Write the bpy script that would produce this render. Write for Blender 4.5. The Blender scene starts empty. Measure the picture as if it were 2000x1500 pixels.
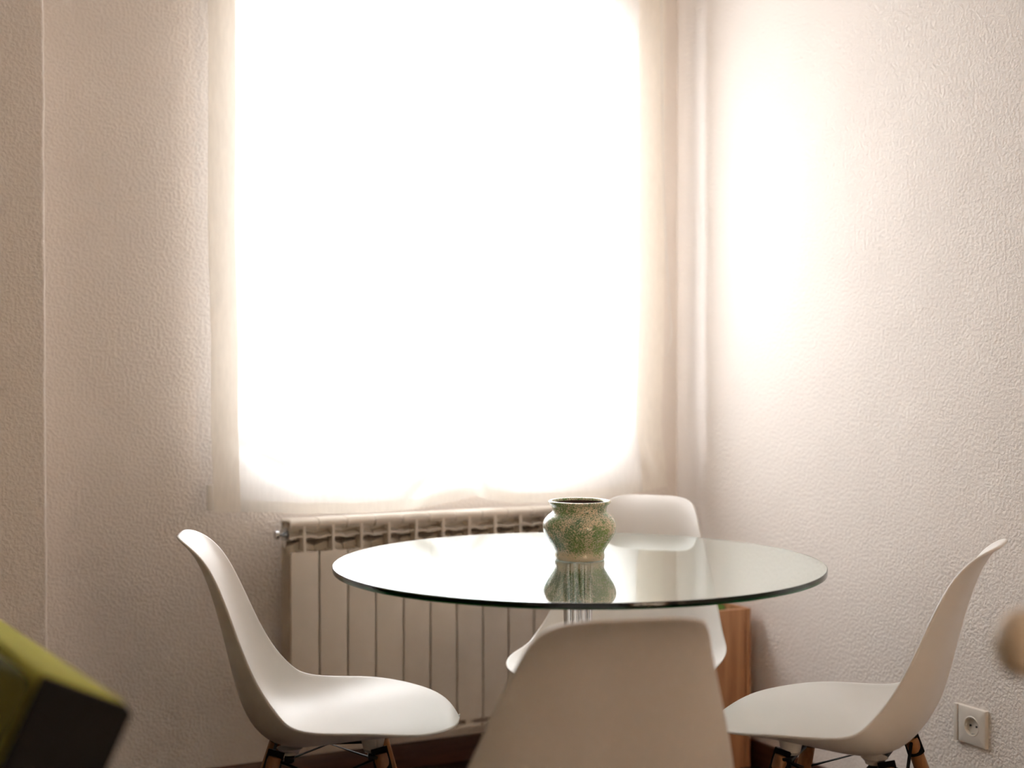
import bpy, bmesh, math, random
import numpy as np
from mathutils import Vector, Matrix, noise as mnoise

random.seed(7)
C = bpy.context.scene
COL = C.collection
PI = math.pi

# ------------------------------------------------------------------ camera
CAM = (-2.4447, -3.7560, 1.16)
HEAD = math.radians(63.5)          # view direction, from +X
PITCH = math.radians(1.02)         # looking slightly down
cd = bpy.data.cameras.new('camera')
cd.sensor_width = 36.0
cd.lens = 2800 / 2000 * 36.0
cd.clip_start = 0.05
cd.dof.use_dof = True
cd.dof.focus_distance = 2.98
cd.dof.aperture_fstop = 2.0
cam = bpy.data.objects.new('camera', cd)
COL.objects.link(cam)
cam.location = CAM
cam.rotation_euler = (PI/2 - PITCH, 0, HEAD - PI/2)
C.camera = cam

# ------------------------------------------------------------------ sky, light, exposure
C.view_settings.view_transform = 'Standard'
C.view_settings.look = 'None'
C.view_settings.gamma = 1.0
C.view_settings.use_curve_mapping = False
C.view_settings.exposure = 0.40

SKY = 11.8
world = bpy.data.worlds.new('overcast_sky')
C.world = world
world.use_nodes = True
wn = world.node_tree.nodes
wn['Background'].inputs['Color'].default_value = (1.0, 0.99, 1.08, 1)
wn['Background'].inputs['Strength'].default_value = SKY

# the window opening is declared as a portal so that the daylight is sampled through it
WX0, WX1, WZ0, WZ1 = -1.400, -0.228, 0.835, 2.22
pl = bpy.data.lights.new('window_daylight', 'AREA')
pl.shape = 'RECTANGLE'
pl.size = WX1 - WX0
pl.size_y = WZ1 - WZ0
pl.cycles.is_portal = True
po = bpy.data.objects.new('window_daylight', pl)
COL.objects.link(po)
po.location = ((WX0+WX1)/2, 0.125, (WZ0+WZ1)/2)
po.rotation_euler = (-PI/2, 0, 0)      # shines towards -Y

# added for fill light: an invented glazed door in the unseen rear wall
DX0, DX1, DZ1 = -1.62, -0.40, 2.10
p2 = bpy.data.lights.new('fill_door_light', 'AREA')
p2.shape = 'RECTANGLE'; p2.size = DX1 - DX0; p2.size_y = DZ1 - 0.02
p2.cycles.is_portal = True
po2 = bpy.data.objects.new('fill_door_light', p2)
COL.objects.link(po2)
po2.location = ((DX0+DX1)/2, -6.295, (DZ1+0.02)/2)
po2.rotation_euler = (PI/2, 0, 0)      # shines towards +Y

C.cycles.use_denoising = True
C.cycles.max_bounces = 14
C.cycles.diffuse_bounces = 8
C.cycles.glossy_bounces = 6
C.cycles.transmission_bounces = 10
C.cycles.transparent_max_bounces = 16
C.cycles.sample_clamp_indirect = 12.0

# ------------------------------------------------------------------ material helpers
def new_mat(name):
    m = bpy.data.materials.new(name)
    m.use_nodes = True
    nt = m.node_tree
    return m, nt, nt.nodes['Principled BSDF'], nt.nodes['Material Output']

def N(nt, kind, **kw):
    n = nt.nodes.new(kind)
    for k, v in kw.items():
        if k in n.inputs: n.inputs[k].default_value = v
        else: setattr(n, k, v)
    return n

def ramp(nt, stops):
    r = nt.nodes.new('ShaderNodeValToRGB')
    e = r.color_ramp.elements
    while len(e) < len(stops): e.new(0.5)
    for i, (p, c) in enumerate(stops):
        e[i].position = p
        e[i].color = (*c, 1) if len(c) == 3 else c
    return r

def plain(name, col, rough=0.5, metal=0.0, spec=0.5, var=0.03, scale=6, bump=0.0, bscale=200, coat=0.0):
    """procedural surface: a colour with a faint broad variation and optional fine relief"""
    m, nt, b, out = new_mat(name)
    L = nt.links
    tc = N(nt, 'ShaderNodeTexCoord')
    nz = N(nt, 'ShaderNodeTexNoise', Scale=scale, Detail=3.0)
    L.new(tc.outputs['Object'], nz.inputs['Vector'])
    lo = tuple(max(0, c*(1-var)) for c in col); hi = tuple(min(1, c*(1+var)) for c in col)
    r = ramp(nt, [(0.3, lo), (0.7, hi)])
    L.new(nz.outputs['Fac'], r.inputs['Fac'])
    L.new(r.outputs['Color'], b.inputs['Base Color'])
    b.inputs['Roughness'].default_value = rough
    b.inputs['Metallic'].default_value = metal
    b.inputs['Specular IOR Level'].default_value = spec
    b.inputs['Coat Weight'].default_value = coat
    if bump:
        n2 = N(nt, 'ShaderNodeTexNoise', Scale=bscale, Detail=2.0)
        L.new(tc.outputs['Object'], n2.inputs['Vector'])
        bp = N(nt, 'ShaderNodeBump', Strength=bump, Distance=0.002)
        L.new(n2.outputs['Fac'], bp.inputs['Height'])
        L.new(bp.outputs['Normal'], b.inputs['Normal'])
    return m

def wood(name, dark, light, rough=0.45, axis='Z', scale=1.0, knots=False):
    m, nt, b, out = new_mat(name)
    L = nt.links
    tc = N(nt, 'ShaderNodeTexCoord')
    mp = N(nt, 'ShaderNodeMapping')
    s = [22*scale]*3
    s['XYZ'.index(axis)] = 1.6*scale
    mp.inputs['Scale'].default_value = s
    L.new(tc.outputs['Object'], mp.inputs['Vector'])
    nz = N(nt, 'ShaderNodeTexNoise', Scale=2.2, Detail=5.0, Roughness=0.6, Distortion=0.5)
    L.new(mp.outputs['Vector'], nz.inputs['Vector'])
    r = ramp(nt, [(0.30, dark), (0.68, light)])
    L.new(nz.outputs['Fac'], r.inputs['Fac'])
    src = r.outputs['Color']
    if knots:
        mp2 = N(nt, 'ShaderNodeMapping')
        mp2.inputs['Scale'].default_value = (9, 9, 5.5)
        L.new(tc.outputs['Object'], mp2.inputs['Vector'])
        vo = N(nt, 'ShaderNodeTexVoronoi', Scale=1.0)
        L.new(mp2.outputs['Vector'], vo.inputs['Vector'])
        kr = ramp(nt, [(0.05, (0.25, 0.13, 0.08)), (0.12, (1, 1, 1))])
        L.new(vo.outputs['Distance'], kr.inputs['Fac'])
        mx = N(nt, 'ShaderNodeMix', data_type='RGBA', blend_type='MULTIPLY')
        mx.inputs[0].default_value = 1.0
        L.new(src, mx.inputs[6]); L.new(kr.outputs['Color'], mx.inputs[7])
        src = mx.outputs[2]
    L.new(src, b.inputs['Base Color'])
    b.inputs['Roughness'].default_value = rough
    bp = N(nt, 'ShaderNodeBump', Strength=0.15, Distance=0.001)
    L.new(nz.outputs['Fac'], bp.inputs['Height'])
    L.new(bp.outputs['Normal'], b.inputs['Normal'])
    return m

def plaster(name, col, strength=0.31):
    """painted textured plaster: small worm-like raised blobs"""
    m, nt, b, out = new_mat(name)
    L = nt.links
    tc = N(nt, 'ShaderNodeTexCoord')
    n1 = N(nt, 'ShaderNodeTexNoise', Scale=128.0, Detail=1.5, Roughness=0.45, Distortion=0.3)
    n2 = N(nt, 'ShaderNodeTexNoise', Scale=1.3, Detail=3.0)
    n3 = N(nt, 'ShaderNodeTexNoise', Scale=3.0, Detail=2.0)
    for n in (n1, n2, n3): L.new(tc.outputs['Object'], n.inputs['Vector'])
    r = ramp(nt, [(0.36, (0, 0, 0)), (0.66, (1, 1, 1))])
    L.new(n1.outputs['Fac'], r.inputs['Fac'])
    bp = N(nt, 'ShaderNodeBump', Strength=strength, Distance=0.0035)
    L.new(r.outputs['Color'], bp.inputs['Height'])
    bp2 = N(nt, 'ShaderNodeBump', Strength=0.25, Distance=0.03)
    L.new(n3.outputs['Fac'], bp2.inputs['Height'])
    L.new(bp.outputs['Normal'], bp2.inputs['Normal'])
    L.new(bp2.outputs['Normal'], b.inputs['Normal'])
    c = ramp(nt, [(0.3, tuple(x*0.97 for x in col)), (0.7, tuple(min(1, x*1.02) for x in col))])
    L.new(n2.outputs['Fac'], c.inputs['Fac'])
    L.new(c.outputs['Color'], b.inputs['Base Color'])
    b.inputs['Roughness'].default_value = 0.85
    b.inputs['Specular IOR Level'].default_value = 0.12
    return m

def fabric_sheer(name, transp, col, diff=0.45):
    m, nt, b, out = new_mat(name)
    nt.nodes.remove(b)
    L = nt.links
    tc = N(nt, 'ShaderNodeTexCoord')
    mp = N(nt, 'ShaderNodeMapping'); mp.inputs['Scale'].default_value = (160, 160, 25)
    L.new(tc.outputs['Object'], mp.inputs['Vector'])
    nz = N(nt, 'ShaderNodeTexNoise', Scale=1.0, Detail=3.0)
    L.new(mp.outputs['Vector'], nz.inputs['Vector'])
    cr = ramp(nt, [(0.3, tuple(c*0.93 for c in col)), (0.7, col)])
    L.new(nz.outputs['Fac'], cr.inputs['Fac'])
    tr = N(nt, 'ShaderNodeBsdfTranslucent'); df = N(nt, 'ShaderNodeBsdfDiffuse')
    tp = N(nt, 'ShaderNodeBsdfTransparent'); tp.inputs['Color'].default_value = (*col, 1)
    L.new(cr.outputs['Color'], tr.inputs['Color']); L.new(cr.outputs['Color'], df.inputs['Color'])
    m1 = N(nt, 'ShaderNodeMixShader', Fac=diff)
    L.new(tr.outputs[0], m1.inputs[1]); L.new(df.outputs[0], m1.inputs[2])
    m2 = N(nt, 'ShaderNodeMixShader', Fac=transp)
    L.new(m1.outputs[0], m2.inputs[1]); L.new(tp.outputs[0], m2.inputs[2])
    L.new(m2.outputs[0], out.inputs['Surface'])
    return m

def thin_pane(name):
    m, nt, b, out = new_mat(name)
    nt.nodes.remove(b)
    L = nt.links
    fr = N(nt, 'ShaderNodeLayerWeight', Blend=0.05)
    tp = N(nt, 'ShaderNodeBsdfTransparent'); tp.inputs['Color'].default_value = (0.95, 0.97, 0.96, 1)
    gl = N(nt, 'ShaderNodeBsdfGlossy', Roughness=0.0)
    mx = N(nt, 'ShaderNodeMixShader')
    L.new(fr.outputs['Fresnel'], mx.inputs[0])
    L.new(tp.outputs[0], mx.inputs[1]); L.new(gl.outputs[0], mx.inputs[2])
    L.new(mx.outputs[0], out.inputs['Surface'])
    return m

def table_glass(name):
    m, nt, b, out = new_mat(name)
    L = nt.links
    b.inputs['Base Color'].default_value = (1, 1, 1, 1)
    b.inputs['Roughness'].default_value = 0.0
    b.inputs['IOR'].default_value = 1.52
    b.inputs['Transmission Weight'].default_value = 1.0
    va = N(nt, 'ShaderNodeVolumeAbsorption', Density=13.0)
    va.inputs['Color'].default_value = (0.22, 0.72, 0.60, 1)
    L.new(va.outputs[0], out.inputs['Volume'])
    return m

def glaze(name):
    m, nt, b, out = new_mat(name)
    L = nt.links
    tc = N(nt, 'ShaderNodeTexCoord')
    fine = N(nt, 'ShaderNodeTexNoise', Scale=330.0, Detail=4.0, Roughness=0.65, Distortion=0.8)
    big = N(nt, 'ShaderNodeTexNoise', Scale=26.0, Detail=3.0, Roughness=0.6)
    hue = N(nt, 'ShaderNodeTexNoise', Scale=9.0, Detail=1.0)
    for n in (fine, big, hue): L.new(tc.outputs['Object'], n.inputs['Vector'])
    bm = N(nt, 'ShaderNodeMath', operation='MULTIPLY_ADD'); bm.inputs[1].default_value = 0.55
    L.new(big.outputs['Fac'], bm.inputs[0]); L.new(fine.outputs['Fac'], bm.inputs[2])
    # less speckle close to the foot
    sx = N(nt, 'ShaderNodeSeparateXYZ'); L.new(tc.outputs['Object'], sx.inputs[0])
    mr = N(nt, 'ShaderNodeMapRange'); mr.inputs[1].default_value = 0.004; mr.inputs[2].default_value = 0.022
    mr.inputs[3].default_value = -0.16; mr.inputs[4].default_value = 0.0
    L.new(sx.outputs['Z'], mr.inputs[0])
    ad = N(nt, 'ShaderNodeMath', operation='ADD')
    L.new(bm.outputs[0], ad.inputs[0]); L.new(mr.outputs[0], ad.inputs[1])
    r = ramp(nt, [(0.69, (0, 0, 0)), (0.83, (1, 1, 1))])
    L.new(ad.outputs[0], r.inputs['Fac'])
    g = ramp(nt, [(0.35, (0.13, 0.25, 0.14)), (0.65, (0.30, 0.44, 0.11))])
    L.new(hue.outputs['Fac'], g.inputs['Fac'])
    mx = N(nt, 'ShaderNodeMix', data_type='RGBA')
    L.new(r.outputs['Color'], mx.inputs[0])
    mx.inputs[6].default_value = (0.92, 0.80, 0.58, 1)
    L.new(g.outputs['Color'], mx.inputs[7])
    L.new(mx.outputs[2], b.inputs['Base Color'])
    b.inputs['Roughness'].default_value = 0.22
    b.inputs['Coat Weight'].default_value = 0.5
    b.inputs['Coat Roughness'].default_value = 0.08
    bp = N(nt, 'ShaderNodeBump', Strength=0.12, Distance=0.001)
    L.new(big.outputs['Fac'], bp.inputs['Height'])
    L.new(bp.outputs['Normal'], b.inputs['Normal'])
    return m

def parquet(name):
    m, nt, b, out = new_mat(name)
    L = nt.links
    tc = N(nt, 'ShaderNodeTexCoord')
    br = N(nt, 'ShaderNodeTexBrick', Scale=1.0)
    br.inputs['Color1'].default_value = (0.050, 0.017, 0.010, 1)
    br.inputs['Color2'].default_value = (0.033, 0.012, 0.008, 1)
    br.inputs['Mortar'].default_value = (0.008, 0.004, 0.003, 1)
    br.inputs['Mortar Size'].default_value = 0.0015
    br.inputs['Brick Width'].default_value = 0.9
    br.inputs['Row Height'].default_value = 0.09
    L.new(tc.outputs['Object'], br.inputs['Vector'])
    mp = N(nt, 'ShaderNodeMapping'); mp.inputs['Scale'].default_value = (3, 40, 1)
    L.new(tc.outputs['Object'], mp.inputs['Vector'])
    nz = N(nt, 'ShaderNodeTexNoise', Scale=1.5, Detail=4.0)
    L.new(mp.outputs['Vector'], nz.inputs['Vector'])
    r = ramp(nt, [(0.3, (0.7, 0.7, 0.7)), (0.7, (1.2, 1.15, 1.1))])
    L.new(nz.outputs['Fac'], r.inputs['Fac'])
    mx = N(nt, 'ShaderNodeMix', data_type='RGBA', blend_type='MULTIPLY'); mx.inputs[0].default_value = 1
    L.new(br.outputs['Color'], mx.inputs[6]); L.new(r.outputs['Color'], mx.inputs[7])
    L.new(mx.outputs[2], b.inputs['Base Color'])
    b.inputs['Roughness'].default_value = 0.42
    return m

WALL = plaster('textured_plaster', (0.83, 0.768, 0.715))
CEIL = plain('ceiling_paint', (0.85, 0.81, 0.76), 0.8)
FLOOR = parquet('dark_parquet')
SKIRT = wood('dark_skirting_wood', (0.060, 0.020, 0.012), (0.115, 0.042, 0.022), 0.35, 'X')
SKIRT_Y = wood('dark_skirting_wood_side', (0.060, 0.020, 0.012), (0.115, 0.042, 0.022), 0.35, 'Y')
SHELL = plain('white_polypropylene', (0.79, 0.755, 0.715), 0.38, var=0.01, bump=0.05, bscale=900)
BEECH = wood('chair_leg_wood', (0.20, 0.085, 0.025), (0.40, 0.19, 0.065), 0.4, 'Z')
BLACK = plain('black_steel', (0.012, 0.012, 0.013), 0.42, metal=0.3)
BOLT = plain('zinc_bolt', (0.62, 0.61, 0.59), 0.3, metal=0.9)
RAD = plain('radiator_enamel', (0.80, 0.73, 0.64), 0.42, var=0.01)
RAD_IN = plain('radiator_enamel_core', (0.66, 0.60, 0.52), 0.5, var=0.01)
CHROME = plain('chrome', (0.82, 0.82, 0.82), 0.06, metal=1.0, var=0.0)
STEEL = plain('brushed_valve_steel', (0.55, 0.55, 0.55), 0.25, metal=1.0)
CLOTH = fabric_sheer('sheer_linen', 0.20, (0.95, 0.92, 0.87), 0.42)
TAN = fabric_sheer('fill_curtain_cloth', 0.05, (0.88, 0.68, 0.47), 0.35)  # warm cloth that tints the added rear fill light
HEM = fabric_sheer('linen_double_hem', 0.04, (0.93, 0.88, 0.81), 0.50)
CORD = plain('white_cord', (0.85, 0.82, 0.78), 0.7)
PVC = plain('white_window_frame', (0.86, 0.85, 0.83), 0.35)
PANE = thin_pane('window_pane_glass')
GLASS = table_glass('clear_table_glass')
GLAZE = glaze('green_speckled_glaze')
POTIN = plain('pot_brown_inside', (0.075, 0.032, 0.022), 0.5)
PINE = wood('planter_pine', (0.36, 0.165, 0.075), (0.56, 0.29, 0.145), 0.5, 'Z', 0.9, knots=True)
SOIL = plain('dark_soil', (0.03, 0.02, 0.012), 0.95, bump=1.0, bscale=80)
MOSS = plain('green_moss', (0.10, 0.19, 0.025), 0.9, var=0.4, scale=60, bump=1.0, bscale=200)
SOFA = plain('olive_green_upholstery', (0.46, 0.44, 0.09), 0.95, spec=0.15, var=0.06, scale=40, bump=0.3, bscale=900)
SOFASHADE = plain('olive_upholstery_shaded', (0.075, 0.072, 0.018), 0.95, spec=0.1, var=0.06, scale=40)  # olive darkened to carry the shade on the back cushions' front
SOFADARK = plain('sofa_near_black', (0.006, 0.0045, 0.003), 0.9, var=0.06, scale=40)  # near-black for the backrest's end slab and the added rear cover
RAILLIT = wood('rail_wood_lit', (0.80, 0.66, 0.50), (0.90, 0.78, 0.62), 0.35, 'X')  # lit side of the rail end, put into the wood colour
OAK = wood('light_oak', (0.20, 0.10, 0.045), (0.32, 0.17, 0.085), 0.35, 'X')
SOCKET = plain('socket_plastic', (0.72, 0.67, 0.60), 0.3, var=0.01)
HOLE = plain('socket_hole_black', (0.01, 0.008, 0.006), 0.8)
SOFALEG = wood('sofa_leg_wood', (0.03, 0.015, 0.01), (0.06, 0.03, 0.018), 0.4, 'Z')

# ------------------------------------------------------------------ mesh helpers
def link(name, bm, mat, parent=None, angle=35):
    me = bpy.data.meshes.new(name)
    bmesh.ops.recalc_face_normals(bm, faces=bm.faces[:])
    for f in bm.faces: f.smooth = True
    bm.to_mesh(me); bm.free()
    if angle is not None: me.set_sharp_from_angle(angle=math.radians(angle))
    me.materials.append(mat)
    o = bpy.data.objects.new(name, me)
    COL.objects.link(o)
    if parent: o.parent = parent
    return o

def box(bm, x0, x1, y0, y1, z0, z1, bev=0.0, seg=2, M=None):
    r = bmesh.ops.create_cube(bm, size=1.0)
    vs = r['verts']
    bmesh.ops.scale(bm, vec=(abs(x1-x0), abs(y1-y0), abs(z1-z0)), verts=vs)
    bmesh.ops.translate(bm, vec=((x0+x1)/2, (y0+y1)/2, (z0+z1)/2), verts=vs)
    if M is not None: bmesh.ops.transform(bm, matrix=M, verts=vs)
    if bev:
        es = list({e for v in vs for e in v.link_edges})
        bmesh.ops.bevel(bm, geom=es, offset=bev, segments=seg, affect='EDGES', profile=0.6)

def frame_of(d):
    d = Vector(d).normalized()
    a = Vector((0, 0, 1)) if abs(d.z) < 0.9 else Vector((1, 0, 0))
    x = d.cross(a).normalized(); y = x.cross(d).normalized()
    return x, y

def tube(bm, pts, rad, n=16, cap=True):
    """swept round bar; rad is a number or one per point"""
    pts = [Vector(p) for p in pts]
    if not hasattr(rad, '__len__'): rad = [rad]*len(pts)
    rings = []
    x = None
    for i, p in enumerate(pts):
        d = (pts[min(i+1, len(pts)-1)] - pts[max(i-1, 0)]).normalized()
        if x is None: x, y = frame_of(d)
        else:
            x = (x - d*x.dot(d)).normalized(); y = d.cross(x).normalized()
        rings.append([bm.verts.new(p + (x*math.cos(2*PI*k/n) + y*math.sin(2*PI*k/n))*rad[i]) for k in range(n)])
    for a, b in zip(rings, rings[1:]):
        for k in range(n): bm.faces.new((a[k], a[(k+1) % n], b[(k+1) % n], b[k]))
    if cap:
        bm.faces.new(rings[0]); bm.faces.new(list(reversed(rings[-1])))

def lathe(bm, prof, n=64, cx=0, cy=0):
    """profile of (r, z); r = 0 ends close to a point"""
    rings = []
    for r, z in prof:
        if r < 1e-6: rings.append([bm.verts.new((cx, cy, z))])
        else: rings.append([bm.verts.new((cx+r*math.cos(2*PI*k/n), cy+r*math.sin(2*PI*k/n), z)) for k in range(n)])
    for a, b in zip(rings, rings[1:]):
        for k in range(n):
            k2 = (k+1) % n
            if len(a) == 1 and len(b) == 1: continue
            if len(a) == 1: bm.faces.new((a[0], b[k], b[k2]))
            elif len(b) == 1: bm.faces.new((a[k], b[0], a[k2]))
            else: bm.faces.new((a[k], b[k], b[k2], a[k2]))

def bezier_pts(P, n=24):
    """Catmull-Rom through P"""
    P = [Vector(p) for p in P]
    Q = [2*P[0]-P[1]] + P + [2*P[-1]-P[-2]]
    out = []
    for i in range(1, len(Q)-2):
        for k in range(n):
            u = k/n
            out.append(0.5*((2*Q[i]) + (Q[i+1]-Q[i-1])*u + (2*Q[i-1]-5*Q[i]+4*Q[i+1]-Q[i+2])*u*u + (3*Q[i]-Q[i-1]-3*Q[i+1]+Q[i+2])*u**3))
    out.append(P[-1])
    return out

def thing(name, label, cat, loc=(0, 0, 0), rz=0.0, group=None):
    o = bpy.data.objects.new(name, None)
    COL.objects.link(o)
    o.empty_display_size = 0.1
    o.location = loc; o.rotation_euler = (0, 0, rz)
    o['label'] = label; o['category'] = cat
    if group: o['group'] = group
    return o

def tag(o, label, cat, group=None):
    o['label'] = label; o['category'] = cat
    if group: o['group'] = group
    return o

def struct(name, bm, mat, parent=None, angle=35):
    o = link(name, bm, mat, parent, angle)
    if not parent: o['kind'] = 'structure'
    return o

def copy_tree(o, parent=None):
    c = o.copy(); COL.objects.link(c)
    if parent: c.parent = parent
    for ch in list(o.children): copy_tree(ch, c)
    return c

# ================================================================== THE ROOM
RX0, RY0, RZ1 = -4.9, -6.2, 2.55          # left and rear limits, ceiling
bm = bmesh.new(); box(bm, RX0-0.1, 0.1, RY0-0.1, 0.3, -0.1, 0.0); struct('floor', bm, FLOOR)
bm = bmesh.new(); box(bm, RX0-0.1, 0.1, RY0-0.1, 0.3, RZ1, RZ1+0.1); struct('ceiling', bm, CEIL)

# window wall: a slab with the opening, one face grid without overlaps
bm = bmesh.new()
box(bm, RX0-0.1, WX0, 0, 0.13, 0, RZ1)
box(bm, WX1, 0.1, 0, 0.13, 0, RZ1)
box(bm, WX0, WX1, 0, 0.13, 0, WZ0)
box(bm, WX0, WX1, 0, 0.13, WZ1, RZ1)
struct('wall_window', bm, WALL)
# thicker stretch of wall at the left, its corner slightly rounded and uneven
bm = bmesh.new()
xe = -1.906
nz_ = 120
sect = [(-3.9, 0.0), (-3.9, -0.15)] + [(-2.2, -0.15)] + \
       [(xe-0.008+0.008*math.sin(a), -0.15+0.008-0.008*math.cos(a)) for a in [i*PI/2/5 for i in range(6)]] + [(xe, 0.0)]
rings = []
for k in range(nz_+1):
    z = RZ1*k/nz_
    w = 0.0035*mnoise.noise(Vector((0, 0, z*7))) + 0.0015*mnoise.noise(Vector((3, 0, z*30)))
    rings.append([bm.verts.new((x + (w if x > -2 else 0), y, z)) for x, y in sect])
for a, b in zip(rings, rings[1:]):
    for i in range(len(sect)-1): bm.faces.new((a[i], a[i+1], b[i+1], b[i]))
struct('wall_left_pilaster', bm, WALL, angle=60)
bm = bmesh.new(); box(bm, 0, 0.1, RY0-0.1, 0.0, 0, RZ1); struct('wall_right', bm, WALL)
bm = bmesh.new(); box(bm, RX0-0.1, RX0, RY0-0.1, 0.0, 0, RZ1); struct('wall_left', bm, WALL)
bm = bmesh.new()
box(bm, RX0, DX0, RY0-0.1, RY0, 0, RZ1); box(bm, DX1, 0, RY0-0.1, RY0, 0, RZ1); box(bm, DX0, DX1, RY0-0.1, RY0, DZ1, RZ1)
struct('wall_rear', bm, WALL)
bm = bmesh.new()
dm = (DX0+DX1)/2
for a, b_ in ((DX0, DX0+0.06), (dm-0.05, dm+0.05), (DX1-0.06, DX1)): box(bm, a, b_, RY0-0.09, RY0-0.03, 0.0, DZ1, 0.003)
for a, b_ in ((DX0+0.06, dm-0.05), (dm+0.05, DX1-0.06)):
    box(bm, a, b_, RY0-0.09, RY0-0.03, 0.0, 0.09, 0.003); box(bm, a, b_, RY0-0.09, RY0-0.03, DZ1-0.07, DZ1, 0.003)
fill_door = struct('fill_door_1', bm, PVC)  # door added only to let fill light into the room
for a, b_ in ((DX0+0.05, dm-0.04), (dm+0.04, DX1-0.05)):
    bm = bmesh.new(); box(bm, a, b_, RY0-0.062, RY0-0.058, 0.08, DZ1-0.06); link('fill_door_pane', bm, PANE, fill_door)
bm = bmesh.new(); g = []
for j in range(2):
    g.append([bm.verts.new((DX0-0.12+(DX1-DX0+0.24)*i/240, RY0+0.07+0.022*math.sin(i*0.42)+0.006*math.sin(i*1.1+j), (0.02, 2.40)[j])) for i in range(241)])
for i in range(240): bm.faces.new((g[0][i], g[0][i+1], g[1][i+1], g[1][i]))
cur = link('fill_curtain', bm, TAN, None, None)
tag(cur, 'tan curtain over the glazed door added behind the camera for fill light', 'curtain')
bm = bmesh.new(); tube(bm, [(DX0-0.2, RY0+0.07, 2.415), (DX1+0.2, RY0+0.07, 2.415)], 0.012, 16)
for xx in (DX0-0.16, DX1+0.16): tube(bm, [(xx, RY0+0.07, 2.415), (xx, RY0, 2.415)], 0.008, 12)
rod = tag(link('fill_curtain_rod', bm, PVC), 'white curtain rod above the rear door added for fill light', 'curtain rod')

# skirting boards
def skirting(name, x0, x1, y0, y1, mat):
    bm = bmesh.new(); box(bm, x0, x1, y0, y1, 0, 0.072, bev=0.003)
    return struct(name, bm, mat)
skirting('baseboard_window', xe, 0.0, -0.013, 0.0, SKIRT)
skirting('baseboard_pilaster', -3.9, xe+0.013, -0.163, -0.15, SKIRT)
skirting('baseboard_right', -0.013, 0.0, RY0, -0.013, SKIRT_Y)
skirting('baseboard_rear', RX0, DX0, RY0, RY0+0.013, SKIRT)
skirting('baseboard_left', RX0, RX0+0.013, RY0+0.013, -0.001, SKIRT_Y)

# window: outer frame, two sashes with a pane each, handle, sill
YW = 0.030
bm = bmesh.new()
fw = 0.032
box(bm, WX0, WX0+fw, YW, YW+0.06, WZ0, WZ1, 0.003); box(bm, WX1-fw, WX1, YW, YW+0.06, WZ0, WZ1, 0.003)
box(bm, WX0+fw, WX1-fw, YW, YW+0.06, WZ0, WZ0+fw, 0.003); box(bm, WX0+fw, WX1-fw, YW, YW+0.06, WZ1-fw, WZ1, 0.003)
win = struct('window_1', bm, PVC)
xm = (WX0+WX1)/2
for sx0, sx1 in ((WX0+fw, xm), (xm, WX1-fw)):
    bm = bmesh.new(); s = 0.040; z0, z1 = WZ0+fw, WZ1-fw
    a, b_ = sx0+0.001, sx1-0.001
    box(bm, a, a+s, YW-0.012, YW+0.05, z0, z1, 0.004); box(bm, b_-s, b_, YW-0.012, YW+0.05, z0, z1, 0.004)
    box(bm, a+s, b_-s, YW-0.012, YW+0.05, z0, z0+s, 0.004); box(bm, a+s, b_-s, YW-0.012, YW+0.05, z1-s, z1, 0.004)
    sash = link('window_sash', bm, PVC, win)
    bm = bmesh.new(); box(bm, a+s-0.005, b_-s+0.005, YW+0.018, YW+0.022, z0+s-0.005, z1-s+0.005)
    link('window_pane', bm, PANE, sash)
bm = bmesh.new()
box(bm, xm+0.012, xm+0.038, YW-0.024, YW-0.013, 1.42, 1.52, 0.003)
tube(bm, [(xm+0.025, YW-0.024, 1.49), (xm+0.025, YW-0.05, 1.49), (xm+0.025, YW-0.055, 1.48), (xm+0.025, YW-0.055, 1.37)], 0.009)
link('window_handle', bm, PVC, win)
bm = bmesh.new(); box(bm, WX0-0.02, WX1+0.02, -0.014, 0.0, WZ0-0.018, WZ0, 0.003)
struct('trim_sill', bm, PVC)

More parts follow.
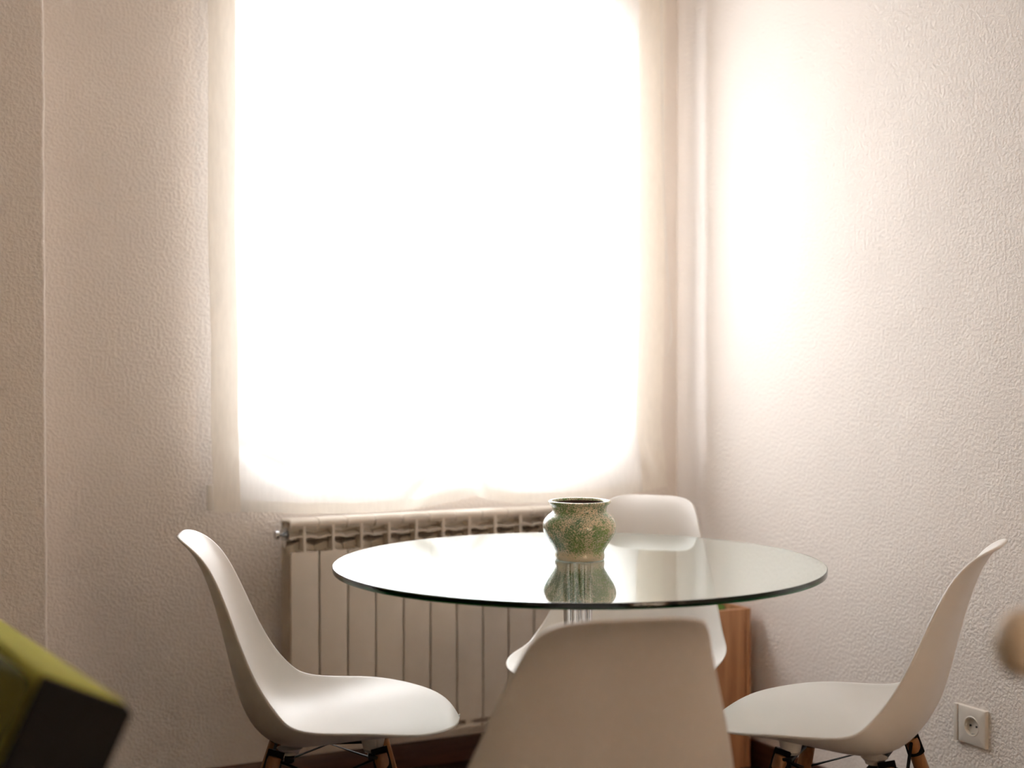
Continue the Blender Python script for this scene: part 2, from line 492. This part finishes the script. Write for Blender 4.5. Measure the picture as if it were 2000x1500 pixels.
# ================================================================== RADIATOR
RAD_X0, RAD_N, PITCHX = -1.288, 12, 0.080
RYF = -0.130                                 # front plane
rad = thing('radiator', 'cream aluminium panel radiator under the window blind', 'radiator', (RAD_X0, 0, 0))
def rad_section():
    bm = bmesh.new(); w = PITCHX
    f = RYF
    box(bm, 0.002, w-0.002, f, f+0.0035, 0.150, 0.648, 0.0014)                # front plate
    box(bm, 0.002, w-0.002, f+0.0035, f+0.013, 0.640, 0.648, 0.001)           # its upper return
    box(bm, w/2-0.0036, w/2+0.0036, f+0.001, f+0.040, 0.645, 0.722, 0.0008)   # centre web above the plate
    # rounded top roll
    n = 14; prof = []
    for k in range(n+1):
        a = -PI*0.42 - (PI*1.02)*k/n + PI
        prof.append((f+0.0135 - 0.0125*math.sin(a+PI/2+0.0), 0.7195 + 0.0125*math.cos(a+PI/2)))
    # top shell: front roll, flat top running back, rear lip
    shell = []
    for k in range(13):
        a = PI*1.35 - PI*0.85*k/12               # from under the front, round, to the top
        shell.append((f+0.0125+0.0125*math.cos(a), 0.7215+0.0125*math.sin(a)))
    shell += [(f+0.04, 0.7345), (f+0.085, 0.730), (f+0.094, 0.722)]
    inner = [(y+0.003*(1 if i < 8 else 0), z-0.003) for i, (y, z) in enumerate(shell)]
    x0, x1 = 0.0010, w-0.0014
    def wavy(x): return 0.0012*math.cos((x/w)*2*PI)  # small dip at the joints
    xs = [x0, x0+0.003, w*0.25, w*0.5, w*0.75, x1-0.003, x1]
    zs = [-0.0040, 0, 0.0004, 0.0006, 0.0004, 0, -0.0040]
    rows = []
    for x, dz in zip(xs, zs):
        rows.append([bm.verts.new((x, y-(dz if dz < 0 else 0)*-0.6, z+dz)) for y, z in shell] +
                    [bm.verts.new((x, y, z+min(dz, 0))) for y, z in reversed(inner)])
    m = len(rows[0])
    for a, b in zip(rows, rows[1:]):
        for i in range(m): bm.faces.new((a[i], a[(i+1) % m], b[(i+1) % m], b[i]))
    bm.faces.new(rows[0]); bm.faces.new(list(reversed(rows[-1])))
    # arched vane half way up the grille, drooping at both ends
    segs = 10; top = []; bot = []
    for yy, out in ((f+0.006, top), (f+0.040, bot)):
        for k in range(segs+1):
            u = k/segs; x = 0.001 + (w-0.002)*u
            zz = 0.690 - 0.006*(abs(2*u-1))**2.2 + (0.008 if yy > f+0.02 else 0)
            out.append((bm.verts.new((x, yy, zz)), bm.verts.new((x, yy, zz-0.003))))
    for k in range(segs):
        a, b, c, d = top[k], top[k+1], bot[k], bot[k+1]
        bm.faces.new((a[0], b[0], d[0], c[0])); bm.faces.new((a[1], c[1], d[1], b[1]))
        bm.faces.new((a[0], a[1], b[1], b[0])); bm.faces.new((c[0], d[0], d[1], c[1]))
    for a, c in ((top[0], bot[0]), (top[-1], bot[-1])): bm.faces.new((a[0], c[0], c[1], a[1]))
    # waterway core, header tubes and rear fins
    box(bm, w/2-0.013, w/2+0.013, f+0.0035, f+0.082, 0.135, 0.650, 0.004)
    for z in (0.170, 0.672):
        tube(bm, [(0.001, f+0.056, z), (w-0.001, f+0.056, z)], 0.0185, 20)
    box(bm, 0.001, w-0.001, f+0.042, f+0.045, 0.640, 0.730, 0.001)
    box(bm, w/2-0.011, w/2+0.011, f+0.045, f+0.082, 0.640, 0.722, 0.003)
    for y, ww, z0, z1 in ((f+0.020, 0.070, 0.160, 0.640), (f+0.040, 0.074, 0.150, 0.655), (f+0.060, 0.074, 0.150, 0.655), (f+0.082, 0.076, 0.150, 0.722)):
        box(bm, w/2-ww/2, w/2+ww/2, y, y+0.002, z0, z1, 0.0006, 1)
    box(bm, 0.002, w-0.002, f+0.0035, f+0.010, 0.128, 0.136, 0.001)
    return bm
sec0 = link('radiator_section', rad_section(), RAD, rad, 30)
for k in range(1, RAD_N):
    s = sec0.copy(); COL.objects.link(s); s.parent = rad; s.location = (k*PITCHX, 0, 0)
bm = bmesh.new()
yv, zv = RYF+0.056, 0.694
yv = RYF+0.030
tube(bm, [(0.0, yv, zv), (-0.006, yv, zv)], 0.020, 6)
tube(bm, [(-0.006, yv, zv), (-0.014, yv, zv)], 0.0150, 24)
tube(bm, [(-0.014, yv, zv), (-0.022, yv, zv), (-0.023, yv, zv), (-0.032, yv, zv), (-0.034, yv, zv)], [0.008, 0.008, 0.0115, 0.0115, 0.008], 20)
link('bleed_valve', bm, STEEL, rad)
bm = bmesh.new()
box(bm, 0.30, 0.32, RYF+0.096, -0.002, 0.60, 0.63, 0.002); link('wall_bracket', bm, STEEL, rad)
bm = bmesh.new(); box(bm, 0.72, 0.74, RYF+0.096, -0.002, 0.60, 0.63, 0.002); link('wall_bracket', bm, STEEL, rad)
bm = bmesh.new()
xr = PITCHX*RAD_N
tube(bm, bezier_pts([(xr, RYF+0.056, 0.170), (xr+0.05, RYF+0.056, 0.170), (xr+0.06, RYF+0.056, 0.155), (xr+0.06, RYF+0.056, 0.0)], 6), 0.011, 16)
link('supply_pipe', bm, RAD, rad)

# ================================================================== ROMAN BLIND
YB = -0.100
BX0, BX1, BZT = -1.494, -0.106, 2.46
bot_x = [-1.50, -1.40, -1.26, -1.10, -0.96, -0.88, -0.80, -0.751, -0.70, -0.62, -0.50, -0.35, -0.22, -0.10]
bot_z = [0.762, 0.758, 0.747, 0.741, 0.744, 0.752, 0.763, 0.774, 0.760, 0.746, 0.741, 0.748, 0.760, 0.776]
def bottom(x): return float(np.interp(x, bot_x, bot_z))
def left_edge(z):  return float(np.interp(z, [0.76, 0.85, 1.0, 1.2, 1.5, 1.8, 2.46], [-1.482, -1.486, -1.491, -1.490, -1.4985, -1.495, -1.494]))
def right_edge(z): return float(np.interp(z, [0.76, 0.84, 0.95, 1.2, 2.46], [-0.100, -0.104, -0.120, -0.112, -0.106]))
def ridge(x, z, ax, az, bx, bz, h, wd):
    vx, vz = bx-ax, bz-az; L2 = vx*vx+vz*vz
    t = max(0, min(1, ((x-ax)*vx+(z-az)*vz)/L2))
    d = math.hypot(x-ax-t*vx, z-az-t*vz)
    return h*math.exp(-(d/wd)**2)*math.sin(PI*min(1, max(0, 0.15+0.85*t)))
def cloth_y(x, z):
    low = max(0.0, min(1.0, (1.15-z)/0.38))
    y = 0.004*mnoise.noise(Vector((x*2.2, 0, z*1.1)))
    y += low*low*(0.010*math.sin(x*9+1.0)+0.008*mnoise.noise(Vector((x*6, 1, z*5))))
    y -= ridge(x, z, -1.41, 0.93, -1.20, 0.80, 0.014, 0.018)
    y -= ridge(x, z, -1.38, 0.90, -1.12, 0.82, 0.008, 0.014)
    y -= ridge(x, z, -0.94, 0.77, -0.80, 0.90, 0.016, 0.022)
    y -= ridge(x, z, -0.70, 0.77, -0.82, 0.92, 0.012, 0.022)
    y -= ridge(x, z, -0.60, 0.80, -0.30, 0.86, 0.008, 0.02)
    y -= ridge(x, z, -0.20, 0.90, -0.14, 0.78, 0.010, 0.02)
    return YB + y
def cloth_strip(f0, f1, nx, nz, off, zlo=None, zhi=None):
    """sheet between the side fractions f0..f1 (0 left edge, 1 right edge); off towards the room"""
    bm = bmesh.new(); g = []
    for j in range(nz+1):
        row = []
        for i in range(nx+1):
            u = f0(0)+(f1(0)-f0(0))*i/nx
            x = BX0+(BX1-BX0)*u
            zb = bottom(x) if zlo is None else zlo(x)
            zt = BZT if zhi is None else zhi(x)
            t = j/nz
            z = zb + (zt-zb)*(t**1.5)
            e0, e1 = left_edge(z), right_edge(z)
            xx = e0+(e1-e0)*u
            row.append(bm.verts.new((xx, cloth_y(xx, z)-off, z)))
        g.append(row)
    for j in range(nz):
        for i in range(nx): bm.faces.new((g[j][i], g[j][i+1], g[j+1][i+1], g[j+1][i]))
    return bm
blind = thing('roman_blind', 'sheer off-white fabric roman blind hanging over the window', 'blind', (0, 0, 0))
W_ = BX1-BX0
link('blind_fabric', cloth_strip(lambda z: 0, lambda z: 1, 150, 130, 0.0), CLOTH, blind, None)
link('side_hem', cloth_strip(lambda z: 0, lambda z: 0.052, 6, 130, 0.0016), HEM, blind, None)
link('side_hem', cloth_strip(lambda z: 1-0.066, lambda z: 1, 8, 130, 0.0016), HEM, blind, None)
link('bottom_hem', cloth_strip(lambda z: 0.052, lambda z: 1-0.066, 130, 6, 0.0016, None, lambda x: bottom(x)+0.030), CLOTH, blind, None)
bm = bmesh.new(); box(bm, BX0, BX1, YB+0.004, YB+0.034, BZT-0.012, BZT+0.028, 0.003)
box(bm, BX0+0.10, BX0+0.13, YB+0.034, 0.0, BZT-0.004, BZT+0.022); box(bm, BX1-0.13, BX1-0.10, YB+0.034, 0.0, BZT-0.004, BZT+0.022)
link('head_rail', bm, PVC, blind)
bm = bmesh.new(); box(bm, -1.502, -1.484, YB-0.004, YB+0.004, 0.768, 0.835, 0.0035)
link('cord_weight', bm, CORD, blind)
# loose pull cord with a hooked tail near the right hem
bm = bmesh.new()
cp = bezier_pts([(-0.128, YB-0.010, 2.44), (-0.130, YB-0.012, 2.2), (-0.126, YB-0.014, 1.90), (-0.124, YB-0.016, 1.70), (-0.116, YB-0.018, 1.50),
                 (-0.104, YB-0.018, 1.32), (-0.096, YB-0.018, 1.25), (-0.100, YB-0.018, 1.205), (-0.114, YB-0.017, 1.175), (-0.122, YB-0.016, 1.168)], 8)
tube(bm, cp, 0.0022, 8)
link('pull_cord', bm, CORD, blind)

# ================================================================== GLASS TABLE
TX, TY, TZ, TR = -1.002, -1.169, 0.740, 0.505
table = thing('glass_table', 'round clear glass table on chrome pedestal between the white chairs', 'table', (TX, TY, 0))
th = 0.012
bm = bmesh.new()
prof = [(0, TZ)] + [(TR*f, TZ) for f in (0.3, 0.6, 0.85, 0.985)] + [(TR-0.0024, TZ)] + [(TR-0.0016, TZ), (TR-0.0005, TZ-0.0005), (TR, TZ-0.0016), (TR, TZ-th+0.0016), (TR-0.0005, TZ-th+0.0005), (TR-0.0016, TZ-th), (TR-0.0024, TZ-th)] + \
       [(TR*f, TZ-th) for f in (0.985, 0.85, 0.6, 0.3)] + [(0, TZ-th)]
lathe(bm, prof, 256)
link('tabletop', bm, GLASS, table, 25)
for dx, dy in ((-0.023, 0.0), (0.0, -0.023), (0.023, 0.0), (0.0, 0.023)):
    a = HEAD + math.radians(20)
    px_, py_ = dx*math.cos(a)-dy*math.sin(a), dx*math.sin(a)+dy*math.cos(a)
    bm = bmesh.new()
    tube(bm, [(px_, py_, 0.016), (px_, py_, TZ-th-0.0008)], 0.0105, 32)
    link('pedestal_tube', bm, CHROME, table)
bm = bmesh.new()
lathe(bm, [(0, 0.0), (0.235, 0.0), (0.24, 0.002), (0.24, 0.006), (0.235, 0.009), (0.10, 0.014), (0.05, 0.018), (0, 0.018)], 96)
link('pedestal_base', bm, CHROME, table)

# ================================================================== POT
POTX, POTY = -0.982, -1.139
pot = thing('ceramic_pot', 'green speckled glazed ceramic pot standing on the glass table', 'pot', (POTX, POTY, TZ+0.0006))
outer = [(0, 0.003), (0.046, 0.003), (0.047, 0.0), (0.0505, 0.0), (0.052, 0.002), (0.0525, 0.010), (0.051, 0.015), (0.0535, 0.021), (0.061, 0.033), (0.0695, 0.046),
         (0.0755, 0.058), (0.0775, 0.068), (0.0765, 0.077), (0.0725, 0.085), (0.066, 0.092), (0.0595, 0.097), (0.0572, 0.101), (0.0572, 0.108), (0.0590, 0.113),
         (0.0635, 0.1165), (0.0655, 0.1185), (0.0655, 0.1205), (0.0640, 0.1222), (0.0615, 0.1228), (0.0590, 0.1218), (0.0572, 0.1198), (0.0560, 0.1176)]
bm = bmesh.new(); lathe(bm, outer, 96)
link('pot_body', bm, GLAZE, pot, 60)
bm = bmesh.new(); lathe(bm, [(0.0559, 0.1174), (0.0536, 0.112), (0.0530, 0.105), (0.055, 0.098), (0.064, 0.090), (0.071, 0.078), (0.073, 0.068), (0.068, 0.055), (0.055, 0.03), (0.04, 0.012), (0, 0.010)], 96)  # dark brown from just below the rim down
link('pot_interior', bm, POTIN, pot, 60)['label'] = 'dark brown inside'

# ================================================================== SHELL CHAIRS
# stations along the centre line: forward, height, half width, raise of the side edge
ST = np.array([[0.2765, 0.4255, 0.192, 0.0039], [0.2523, 0.4382, 0.2173, 0.0071], [0.1901, 0.4358, 0.2415, 0.0144], [0.1075, 0.4273, 0.2421, 0.0312],
 [0.0249, 0.4137, 0.2397, 0.046], [-0.0541, 0.4029, 0.239, 0.0612], [-0.113, 0.4222, 0.2354, 0.0745], [-0.152, 0.4784, 0.2195, 0.0661],
 [-0.175, 0.5647, 0.1966, 0.0417], [-0.1999, 0.6625, 0.1633, 0.0305], [-0.2308, 0.7503, 0.1309, 0.0222], [-0.2591, 0.7926, 0.1299, 0.0157],
 [-0.2813, 0.8098, 0.1309, 0.0162]])
def shell_surface(nr, nc, Rf=0.1935, Rt=0.105, p=4.0):
    m = len(ST)
    Q = np.vstack([2*ST[0]-ST[1], ST, 2*ST[-1]-ST[-2]])
    t = np.linspace(0, m-1, 600); i = np.minimum(t.astype(int), m-2); u = (t-i)[:, None]
    a, b, c, d = Q[i], Q[i+1], Q[i+2], Q[i+3]
    D = .5*((2*b)+(-a+c)*u+(2*a-5*b+4*c-d)*u*u+(-a+3*b-3*c+d)*u**3)
    ker = np.ones(57)/57
    for k in range(4):                       # smooth the stations lightly
        pad = np.r_[2*D[0, k]-D[28:0:-1, k], D[:, k], 2*D[-1, k]-D[-2:-30:-1, k]]
        D[:, k] = np.convolve(pad, ker, 'valid')
    L = np.r_[0, np.cumsum(np.linalg.norm(np.diff(D[:, :2], axis=0), axis=1))]; T = L[-1]
    s = T*(.5-.5*np.cos(PI*np.linspace(0, 1, nr)))
    S = np.array([np.interp(s, L, D[:, k]) for k in range(4)]).T
    def corner(tt, R, q):
        x = np.clip((R-tt)/R, 0, 1)
        return R*(1-(1-x**q)**(1/q))
    Wd = S[:, 2]-corner(s, Rf, 2.3)-corner(T-s, Rt, 2.6)
    Tn = np.gradient(S[:, :2], axis=0); Tn /= np.linalg.norm(Tn, axis=1)[:, None]+1e-9
    Nn = np.c_[Tn[:, 1], -Tn[:, 0]]
    u = np.sin(np.linspace(-1, 1, nc)*PI/2*.8)/math.sin(PI/2*.8)
    X = Wd[:, None]*u[None]; k = np.abs(X/S[:, 2][:, None])**p
    V = np.zeros((nr, nc, 3)); V[:, :, 0] = X
    V[:, :, 1] = S[:, 0:1]+Nn[:, 0:1]*S[:, 3:4]*k
    V[:, :, 2] = S[:, 1:2]+Nn[:, 1:2]*S[:, 3:4]*k
    wgt = (np.abs(u)**2)[None, :, None]*0.5      # even out the raised edges along the length
    for _ in range(14):
        V[2:-2] += wgt*(0.5*(V[1:-3]+V[3:-1])-V[2:-2])
    return V
def make_chair():
    root = thing('shell_chair', 'x', 'chair', (0, 0, 0), 0, 'white shell chairs around the glass table')
    V = shell_surface(84, 45)
    nr, nc = V.shape[:2]
    du = np.gradient(V, axis=0); dv = np.gradient(V, axis=1)
    nm = np.cross(du, dv); nm /= np.linalg.norm(nm, axis=2)[:, :, None]
    if nm[20, 16, 2] < 0: nm = -nm           # pointing up / forward
    TH = 0.0055
    bm = bmesh.new()
    A = [[bm.verts.new(V[i, j]) for j in range(nc)] for i in range(nr)]
    B = [[bm.verts.new(V[i, j]-nm[i, j]*TH) for j in range(nc)] for i in range(nr)]
    for i in range(nr-1):
        for j in range(nc-1):
            bm.faces.new((A[i][j], A[i][j+1], A[i+1][j+1], A[i+1][j]))
            bm.faces.new((B[i][j], B[i+1][j], B[i+1][j+1], B[i][j+1]))
    # rounded rim
    loop = [(0, j) for j in range(nc)] + [(i, nc-1) for i in range(1, nr)] + [(nr-1, j) for j in range(nc-2, -1, -1)] + [(i, 0) for i in range(nr-2, 0, -1)]
    cen = []
    n = len(loop)
    for q in range(n):
        i, j = loop[q]
        p = Vector(V[i, j]); nn = Vector(nm[i, j])
        a = Vector(V[loop[q-1]]); b = Vector(V[loop[(q+1) % n]])
        tdir = (b-a).normalized(); o = tdir.cross(nn).normalized()
        inner = Vector(V[min(max(i, 1), nr-2), min(max(j, 1), nc-2)])
        if o.dot(p-inner) < 0: o = -o
        m1 = bm.verts.new(p - nn*TH*0.12 + o*TH*0.42); m2 = bm.verts.new(p - nn*TH*0.5 + o*TH*0.6); m3 = bm.verts.new(p - nn*TH*0.88 + o*TH*0.42)
        cen.append((A[i][j], m1, m2, m3, B[i][j]))
    for q in range(n):
        a, b = cen[q], cen[(q+1) % n]
        for k in range(4): bm.faces.new((a[k], a[k+1], b[k+1], b[k]))
    # four short mounting bosses below the seat
    boss = [(-0.105, 0.100), (0.105, 0.100), (-0.105, -0.062), (0.105, -0.062)]
    for x, y in boss:
        tube(bm, [(x, y, 0.386), (x, y, 0.392), (x*1.0, y, 0.4205 if y > 0 else 0.3985)], [0.017, 0.019, 0.026], 20)
    link('seat_shell', bm, SHELL, root, 50)
    # steel carrier
    bm = bmesh.new()
    zc = 0.380
    for y in (0.100, -0.062):
        box(bm, -0.135, 0.135, y-0.010, y+0.010, zc-0.003, zc+0.004, 0.0015)
    box(bm, -0.016, 0.016, -0.060, 0.098, zc-0.0025, zc+0.0035, 0.001)
    for x in (-0.105, 0.105):
        for y in (0.100, -0.062): tube(bm, [(x, y, zc-0.012), (x, y, zc+0.006)], 0.006, 6)
    link('seat_carrier', bm, BLACK, root)
    # legs, each with its steel clamp and bolt
    tops = []
    for sx in (-1, 1):
        for y0, y1 in ((0.112, 0.205), (-0.088, -0.205)):
            top = Vector((sx*0.120, y0, 0.392)); foot = Vector((sx*0.212, y1, 0.0))
            d = (foot-top)
            bm = bmesh.new()
            tube(bm, [top, top+d*0.02, top+d*0.3, top+d*0.6, top+d*0.97, foot], [0.0115, 0.0135, 0.0160, 0.0145, 0.0105, 0.0095], 24)
            leg = link('leg', bm, BEECH, root)
            bm = bmesh.new()
            M = Matrix.Translation(top+d*0.045) @ d.to_track_quat('Z', 'Y').to_matrix().to_4x4()
            # U-shaped clamp: plate over the outer half of the leg
            inn = -1 if y0 > 0 else 1
            tube(bm, [top+d*-0.012, top+d*0.10], [0.0165, 0.0175], 24)
            link('leg_clamp', bm, BLACK, leg)['label'] = 'black steel clamp at the head of the leg'
            bm = bmesh.new()
            o = Vector((sx, 0.0, 0.12)).normalized()
            pb = top+d*0.155
            tube(bm, [pb+o*0.010, pb+o*0.0165, pb+o*0.018], [0.0052, 0.0052, 0.0044], 16)
            link('bolt', bm, BOLT, leg)['label'] = 'bright round bolt head'
            tops.append((top, d))
    # crossing wires in the planes between neighbouring legs
    def wire(a, b):
        bm = bmesh.new()
        pa = tops[a][0]+tops[a][1]*0.03; pb = tops[b][0]+tops[b][1]*0.26
        tube(bm, [pa, pb], 0.0034, 10)
        link('cross_wire', bm, BLACK, root)
    for a, b in ((0, 1), (1, 0), (2, 3), (3, 2), (0, 2), (2, 0), (1, 3), (3, 1)): wire(a, b)
    return root
chair = make_chair()
spots = [  # x, y, heading of the seat
 (-1.493, -0.984, -20.1, 'white shell chair left of the glass table, back beside the plain wall'),
 (-0.564, -1.512, 127.9, 'white shell chair right of the glass table, beside the wall socket'),
 (-1.374, -1.832, 76.8, 'white shell chair in front of the table seen from behind, legs out of view'),
 (-0.694, -0.828, 222.7, 'white shell chair behind the pot and glass table, between radiator and wooden planter'),
]
for i, (x, y, h, lab) in enumerate(spots):
    o = chair if i == 0 else copy_tree(chair)
    o.location = (x, y, 0); o.rotation_euler = (0, 0, math.radians(h-90)); o['label'] = lab

# ================================================================== PLANTER
PX1, PY0, PZ = -0.030, -0.430, 0.452
PWX, PWY, TK = 0.235, 0.235, 0.016
plant = thing('wooden_planter', 'tall pine wood planter box in the corner beside the rear chair', 'planter', (PX1-PWX, PY0, 0))
def panel(name, *a):
    bm = bmesh.new(); box(bm, *a, bev=0.0015); return link(name, bm, PINE, plant)
panel('front_panel', 0, PWX-TK-0.0018, 0, TK, 0, PZ)
panel('back_panel', 0, PWX-TK-0.0006, PWY-TK, PWY, 0, PZ)
panel('side_panel', PWX-TK, PWX, 0, PWY, 0, PZ)
panel('side_panel', 0, TK, TK+0.0006, PWY-TK-0.0006, 0, PZ)
bm = bmesh.new(); box(bm, TK+0.0005, PWX-TK-0.0006, TK+0.0005, PWY-TK-0.0005, 0.30, PZ-0.045)
link('soil', bm, SOIL, plant)
def moss(cx, cy, r, h, seed):
    bm = bmesh.new()
    bmesh.ops.create_icosphere(bm, subdivisions=5, radius=1.0)
    for v in bm.verts:
        n = v.co.normalized()
        k = 1 + 0.16*mnoise.noise(n*2.5+Vector((seed, 0, 0))) + 0.09*mnoise.noise(n*11) + 0.06*mnoise.noise(n*30)
        v.co = Vector((cx+n.x*r*k, cy+n.y*r*k, PZ-0.045+max(n.z, -0.0)*h*k+0.0002))
    return bm
cx, cy = PX1-PWX/2, PY0+PWY/2
mo = link('moss_mound', moss(cx+0.016, cy-0.016, 0.076, 0.068, 1.0), MOSS, None, None)
tag(mo, 'bright green mound of moss inside the wooden planter', 'moss')

# ================================================================== WALL SOCKET
SY, SZ, SS = -1.264, 0.305, 0.0435
sock = thing('wall_socket', 'square white wall socket low on the right wall', 'socket', (0, SY, SZ))
bm = bmesh.new()
n = 96; R0 = 0.0208; D = 0.0095
def sq(a, s, y0, y1):
    c, si = math.cos(a), math.sin(a); k = 1/max(abs(c), abs(si))
    return c*k*s, si*k*s
loops = []
for (kind, s, x) in (('s', SS, 0.0), ('s', SS, -D+0.003), ('s', SS-0.0012, -D+0.0008), ('s', SS-0.003, -D), ('c', R0+0.003, -D), ('c', R0+0.0015, -D-0.0012), ('c', R0, -D-0.0006), ('c', R0-0.0008, -0.0015)):
    lp = []
    for k in range(n):
        a = 2*PI*k/n + PI/4
        y, z = sq(a, s, 0, 0) if kind == 's' else (s*math.cos(a), s*math.sin(a))
        lp.append(bm.verts.new((x, y, z)))
    loops.append(lp)
for a, b in zip(loops, loops[1:]):
    for k in range(n): bm.faces.new((a[k], a[(k+1) % n], b[(k+1) % n], b[k]))
bm.faces.new(loops[-1])
link('cover_plate', bm, SOCKET, sock, 30)
bm = bmesh.new(); box(bm, -D-0.0016, -0.001, SS+0.001, SS+0.0125, -SS, SS, 0.0012)
link('side_strip', bm, SOCKET, sock)
for s in (-1, 1):
    bm = bmesh.new(); tube(bm, [(-0.0035, s*0.0095, 0), (-0.0012, s*0.0095, 0)], 0.0026, 16); link('pin_hole', bm, HOLE, sock)
    bm = bmesh.new(); box(bm, -0.0075, -0.0016, -0.0025, 0.0025, s*0.0182-0.0009, s*0.0182+0.0006, 0.0003); link('earth_clip', bm, STEEL, sock)

# ================================================================== SOFA (corner of its back in the foreground)
ang = math.atan2(1.15, -0.065)               # along the back, away from the camera
sofa = thing('sofa', 'olive green sofa with near black backrest end, only its back corner showing at the left edge', 'sofa', (-2.132, -2.243, 0), ang)
# local: +x along the back (towards the window wall), +y towards the seat side
LEN = 1.60
LEAN = math.radians(26)
LM = Matrix.Translation((0, 0, 0.797)) @ Matrix.Rotation(0.036, 4, 'Y') @ Matrix.Rotation(LEAN, 4, 'X')
bm = bmesh.new(); box(bm, 0.012, LEN, 0.0, 0.103, -0.56, 0.0, 0.012, 4, LM)
link('backrest', bm, SOFA, sofa)
bm = bmesh.new(); box(bm, 0.012, LEN, -0.006, -0.0004, -0.56, -0.008, 0.002, 2, LM)  # unseen cover, added so the backrest bounces less olive light
link('rear_bounce_cover', bm, SOFADARK, sofa)['label'] = 'near black cover added behind the backrest to cut its olive bounce'
bm = bmesh.new(); box(bm, 0.0, 0.0115, 0.003, 0.100, -0.56, -0.003, 0.004, 3, LM)  # near-black slab set over the backrest's end face
link('end_slab', bm, SOFADARK, sofa)['label'] = 'near black slab covering the end face of the backrest'
def cushion(x0, x1, y0, y1, z0, z1, M, nn=14, l=0.86):
    bm = bmesh.new()
    bmesh.ops.create_cube(bm, size=2.0)
    bmesh.ops.subdivide_edges(bm, edges=bm.edges[:], cuts=nn, use_grid_fill=True)
    for v in bm.verts:                       # box with softly rounded edges
        q = Vector([max(-l, min(l, c)) for c in v.co])
        d = v.co - q
        if d.length > 1e-6: d = d.normalized()*min(d.length, (1-l))
        c = q + d
        v.co = Vector(((x0+x1)/2+c.x*(x1-x0)/2, (y0+y1)/2+c.y*(y1-y0)/2, (z0+z1)/2+c.z*(z1-z0)/2))
    bmesh.ops.transform(bm, matrix=M, verts=bm.verts[:])
    return bm
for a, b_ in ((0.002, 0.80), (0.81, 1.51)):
    link('back_cushion', cushion(a, b_, 0.1045, 0.18, -0.42, -0.010, LM, l=0.95), SOFASHADE, sofa, None)
bm = bmesh.new(); box(bm, 0.0, LEN, 0.24, 1.02, 0.14, 0.30, 0.02, 4)
link('seat_base', bm, SOFA, sofa)
for a, b_ in ((0.10, 0.80), (0.81, 1.51)):
    link('seat_cushion', cushion(a, b_, 0.40, 1.03, 0.302, 0.42, Matrix.Identity(4)), SOFA, sofa, None)
for a, b_ in ((-0.005, 0.095), (LEN-0.085, LEN+0.005)):
    bm = bmesh.new(); box(bm, a, b_, 0.42, 1.03, 0.12, 0.56, 0.03, 5); link('armrest', bm, SOFA, sofa)
for x in (0.06, LEN-0.06):
    for y in (0.30, 0.95):
        bm = bmesh.new(); tube(bm, [(x, y, 0.0), (x, y, 0.142)], [0.014, 0.022], 20); link('leg', bm, SOFALEG, sofa)

# ================================================================== WOODEN CHAIR at the right edge, very close
wa = HEAD - PI/2
wch = thing('wooden_chair', 'brown wooden chair cut off at the right edge, rounded rail end coloured pale where lit', 'chair', (-1.545, -2.869, 0), wa-0.10)
# local +x to the right of the view along the top rail, +y away from the viewer
bm = bmesh.new()
rp = [(0.0, 0.0), (0.004, 0.014), (0.014, 0.0205), (0.03, 0.023)]
pts = [(-0.003, 0, 0.922), (-0.001, 0, 0.922), (0.006, 0, 0.922), (0.018, 0, 0.922), (0.04, 0.0, 0.922), (0.12, -0.010, 0.922), (0.23, -0.018, 0.922), (0.34, -0.010, 0.922), (0.42, 0, 0.922), (0.442, 0, 0.922), (0.454, 0, 0.922), (0.461, 0, 0.922), (0.463, 0, 0.922)]
rd = [0.006, 0.014, 0.0225, 0.0265, 0.0275, 0.0275, 0.0275, 0.0275, 0.0275, 0.0265, 0.0225, 0.014, 0.006]
tube(bm, pts, rd, 28)
link('top_rail', bm, OAK, wch)
bm = bmesh.new()
tube(bm, [(-0.006, 0, 0.922), (-0.003, 0, 0.922), (0.006, 0, 0.922), (0.016, 0, 0.922), (0.026, 0, 0.922), (0.030, 0, 0.922)], [0.008, 0.018, 0.0268, 0.0292, 0.0292, 0.0278], 28)
link('rail_end', bm, RAILLIT, wch)['label'] = 'rounded end of the rail, its lit side coloured pale'
for x in (0.055, 0.405):
    bm = bmesh.new(); tube(bm, [(x, 0.0, 0.905), (x, 0.02, 0.45), (x, 0.0, 0.0)], [0.014, 0.018, 0.014], 20); link('back_leg', bm, OAK, wch)
    bm = bmesh.new(); tube(bm, [(x, 0.40, 0.435), (x, 0.42, 0.0)], [0.018, 0.014], 20); link('front_leg', bm, OAK, wch)
for x in (0.13, 0.23, 0.33):
    bm = bmesh.new(); tube(bm, [(x, -0.012, 0.905), (x, 0.025, 0.45)], 0.008, 14); link('spindle', bm, OAK, wch)
bm = bmesh.new(); box(bm, 0.02, 0.44, 0.0, 0.44, 0.435, 0.462, 0.010, 4); link('seat', bm, OAK, wch)
